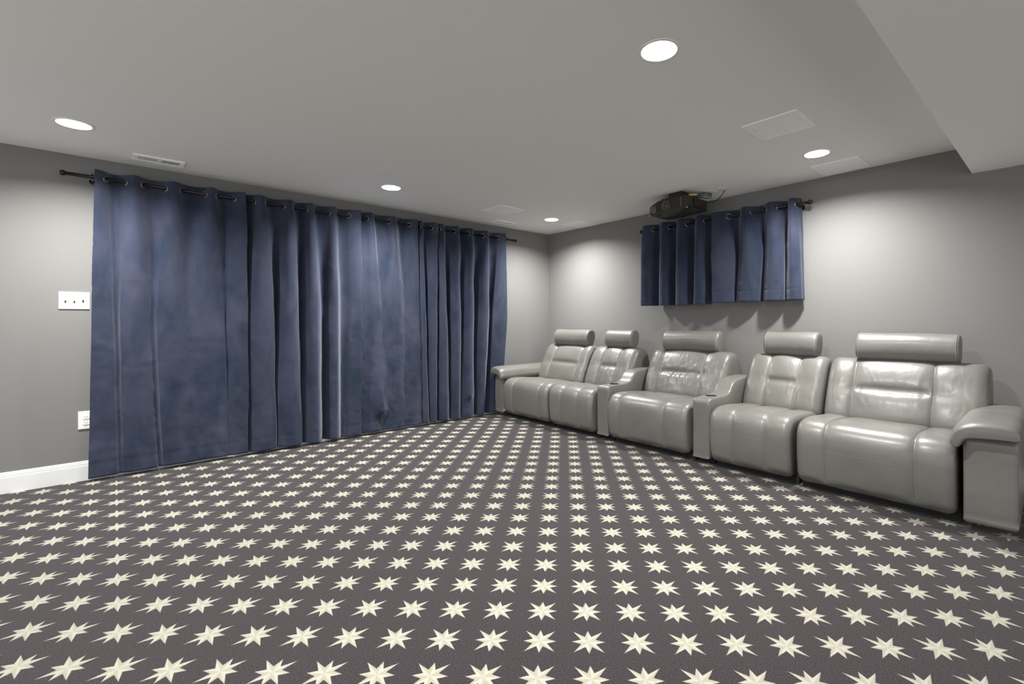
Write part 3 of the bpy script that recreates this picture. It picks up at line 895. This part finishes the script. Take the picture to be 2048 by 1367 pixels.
console('slim grey leather console with open cup holder, right of the middle recliner seat', 2.048, 1.887, 3.668)

# ------------------------------------------------------------------ projector
t = thing('projector', (4.12, 2.565, CEIL), 'dark ceiling mounted projector with round lens above the short curtains', 'projector')
def proj_section(x, fr):
    """outline in y-z at depth fraction fr (0 front, 1 back)"""
    drop = 0.055*math.sin(PI*min(1, fr*1.25))**0.8 if fr > 0 else 0.0
    return [(2.790, 2.258), (2.786, 2.338), (2.735, 2.362), (2.680, 2.384), (2.50, 2.388), (2.365, 2.386), (2.346, 2.376), (2.342, 2.275), (2.40, 2.270-drop*0.55), (2.52, 2.266-drop), (2.62, 2.264-drop), (2.72, 2.260-drop*0.6)]
X0, X1 = 3.955, 4.315
secs = [(X0, 0.0), (X0+0.02, 0.05), (X0+0.07, 0.2), (X0+0.13, 0.38), (X0+0.2, 0.56), (X0+0.28, 0.75), (X1-0.02, 0.93), (X1, 1.0)]
vs, fs = [], []
for j, (x, fr) in enumerate(secs):
    o = proj_section(x, fr); n = len(o)
    ins = 0.006 if j in (0, len(secs)-1) else 0.0
    cy = sum(p[0] for p in o)/n; cz = sum(p[1] for p in o)/n
    for (yy, zz) in o: vs.append((x, yy+(cy-yy)*ins*4, zz+(cz-zz)*ins*6))
for j in range(len(secs)-1):
    for i in range(n):
        i2 = (i+1) % n; fs.append((j*n+i, j*n+i2, (j+1)*n+i2, (j+1)*n+i))
fs.append(tuple(range(n-1, -1, -1))); fs.append(tuple((len(secs)-1)*n+i for i in range(n)))
body = pyd('body', vs, fs, M['proj'], t, smooth=False)
bm = bmesh.new(); bm.from_mesh(body.data); bmesh.ops.recalc_face_normals(bm, faces=bm.faces); bm.to_mesh(body.data); bm.free()
md = body.modifiers.new('bevel', 'BEVEL'); md.width = 0.006; md.segments = 2; md.limit_method = 'ANGLE'
# recessed lens surround, lens barrel and glass
LY, LZ = 2.585, 2.318
lathe('lens_ring', [(0.050, 0.001), (0.050, 0.008), (0.044, 0.012), (0.038, 0.009), (0.034, 0.004), (0.026, 0.004), (0.024, 0.010), (0.020, 0.010), (0.019, 0.003)], (X0, LY, LZ), (-1, 0, 0), simple('projector_lens_ring', (0.075, 0.070, 0.040), 0.35), t, 40)
vv, ff = lathe_data([(0.0195, 0.003), (0.012, 0.0065), (0.004, 0.0078)], (X0, LY, LZ), (-1, 0, 0), 32); ff.append(tuple(2*32+k for k in range(32)))
pyd('lens', vv, ff, M['lens'], t)
bm = bmesh.new()
for k in range(7): bm_box(bm, X0-0.004, X0+0.002, 2.705+k*0.010, 2.711+k*0.010, 2.268, 2.336)
from_bm('vent_grille', bm, simple('projector_grille_grey', (0.16, 0.155, 0.14), 0.5), t)
box('trim_strip', X0-0.003, X0+0.004, 2.42, 2.425, 2.285, 2.375, simple('projector_trim_grey', (0.20, 0.20, 0.18), 0.35), t)
box('side_panel', X0+0.10, X1-0.035, 2.334, 2.343, 2.285, 2.372, M['proj'], t, 0.003)
bm = bmesh.new()
bm_box(bm, 3.985, 4.155, 2.430, 2.580, 2.398, CEIL, 0.006)
bm_box(bm, 3.975, 4.165, 2.420, 2.590, 2.386, 2.400, 0.003)
for (xx, yy) in ((3.99, 2.645), (4.15, 2.645), (3.99, 2.40), (4.15, 2.40)):
    bm_box(bm, xx-0.012, xx+0.012, min(yy, 2.5), max(yy, 2.5), 2.389, 2.396)
    bm_box(bm, xx-0.010, xx+0.010, yy-0.010, yy+0.010, 2.380, 2.400, 0.002)
from_bm('ceiling_mount', bm, M['projdark'], t)
bm = bmesh.new()
for (xx, yy) in ((X0+0.012, 2.785), (X0+0.02, 2.37)):
    r = bmesh.ops.create_uvsphere(bm, u_segments=12, v_segments=8, radius=0.008); bmesh.ops.translate(bm, vec=(xx, yy, 2.256 if yy > 2.6 else 2.268), verts=r['verts'])
from_bm('foot', bm, simple('silver_foot', (0.6, 0.6, 0.58), 0.3, metal=0.7), t, True)
adopt(t)

def low_plate(cx, cy, label):
    t = thing('ceiling_plate', (cx, cy, CEIL), label, 'cable plate')
    bm = bmesh.new(); bm_box(bm, -0.058, 0.058, -0.037, 0.037, -0.006, 0.0, 0.003)
    from_bm('plate', bm, M['white'], t)
    lathe('port', [(0.012, -0.006), (0.012, -0.010), (0.008, -0.0105), (0.0075, -0.006), (0.0005, -0.0055)], (0, 0, 0), (0, 0, 1), M['white'], t, 20)
low_plate(4.235, 2.125, 'small white ceiling plate feeding the looping black cable')
low_plate(4.235, 2.262, 'small white ceiling plate right behind the projector mount')
def spline(pts, n=40):
    P = [np.array(p, float) for p in pts]; P = [2*P[0]-P[1]]+P+[2*P[-1]-P[-2]]; out = []
    per = max(2, n//(len(P)-3))
    for i in range(1, len(P)-2):
        for k in range(per):
            u = k/per; p0, p1, p2, p3 = P[i-1:i+3]
            out.append(0.5*((2*p1)+(-p0+p2)*u+(2*p0-5*p1+4*p2-p3)*u*u+(-p0+3*p1-3*p2+p3)*u**3))
    out.append(P[-2]); return out
o = tube('power_cable', spline([(4.235, 2.125, 2.430), (4.238, 2.132, 2.410), (4.25, 2.175, 2.375), (4.265, 2.235, 2.350), (4.275, 2.30, 2.352), (4.28, 2.345, 2.368), (4.285, 2.38, 2.3925)]), 0.0038, M['cable'])
tag(o, 'thin black cable looping from the ceiling plate to the projector', 'cable')
t = thing('video_cable', (4.20, 2.35, 2.40), 'bundled cables with a yellow plug on top of the projector', 'cable')
V, F = [], []
for pts in ([(4.235, 2.262, 2.432), (4.25, 2.30, 2.408), (4.20, 2.345, 2.418), (4.14, 2.37, 2.408), (4.10, 2.385, 2.400)],
            [(4.235, 2.262, 2.432), (4.20, 2.25, 2.405), (4.17, 2.29, 2.425), (4.15, 2.33, 2.418), (4.12, 2.36, 2.405)],
            [(4.235, 2.265, 2.432), (4.27, 2.28, 2.400), (4.27, 2.33, 2.396), (4.23, 2.36, 2.402), (4.17, 2.39, 2.402)]):
    vs, fs = tube_data(spline(pts), 0.0042, 8); oo = len(V); V += vs; F += [tuple(i+oo for i in f) for f in fs]
pyd('cable_bundle', V, F, M['cable'], t)
tube('teal_lead', spline([(4.24, 2.27, 2.428), (4.21, 2.30, 2.402), (4.16, 2.325, 2.412), (4.11, 2.352, 2.404)]), 0.004, M['teal'], t)
bm = bmesh.new(); bm_box(bm, -0.038, 0.038, -0.012, 0.012, -0.009, 0.009, 0.004)
bmesh.ops.rotate(bm, cent=(0, 0, 0), matrix=Matrix.Rotation(math.radians(-55), 3, 'Z'), verts=bm.verts)
bmesh.ops.translate(bm, vec=(4.085, 2.372, 2.405), verts=bm.verts)
from_bm('plug', bm, M['yellow'], t)
adopt(t)

# ------------------------------------------------------------------ camera
cam = bpy.data.cameras.new('camera'); co = bpy.data.objects.new('camera', cam); COL.objects.link(co)
yaw, roll, fpx = 0.82969, -0.0045, 928.175
fw = Vector((math.cos(yaw), math.sin(yaw), 0)); rt = Vector((math.sin(yaw), -math.cos(yaw), 0)); up = Vector((0, 0, 1))
R = rt*math.cos(roll)+up*math.sin(roll); U = up*math.cos(roll)-rt*math.sin(roll)
mat = Matrix((R, U, -fw)).transposed().to_4x4(); mat.translation = Vector((0, 0, 1.17568))
co.matrix_world = mat
cam.sensor_fit = 'HORIZONTAL'; cam.sensor_width = 36.0; cam.lens = fpx/2048*36.0
cam.shift_x = (1024-1095.816)/2048; cam.shift_y = (643.876-683.5)/2048
cam.clip_start = 0.02
SC.camera = co

# ------------------------------------------------------------------ world and view
wd = bpy.data.worlds.new('world'); SC.world = wd; wd.use_nodes = True
wd.node_tree.nodes['Background'].inputs['Color'].default_value = (0.5, 0.5, 0.5, 1)
wd.node_tree.nodes['Background'].inputs['Strength'].default_value = 2.3  # added even grey fill, enters through the two omitted walls to lift the ceiling
SC.view_settings.view_transform = 'Standard'; SC.view_settings.look = 'None'
SC.view_settings.gamma = 1.0; SC.view_settings.exposure = 0.35
SC.view_settings.use_curve_mapping = False
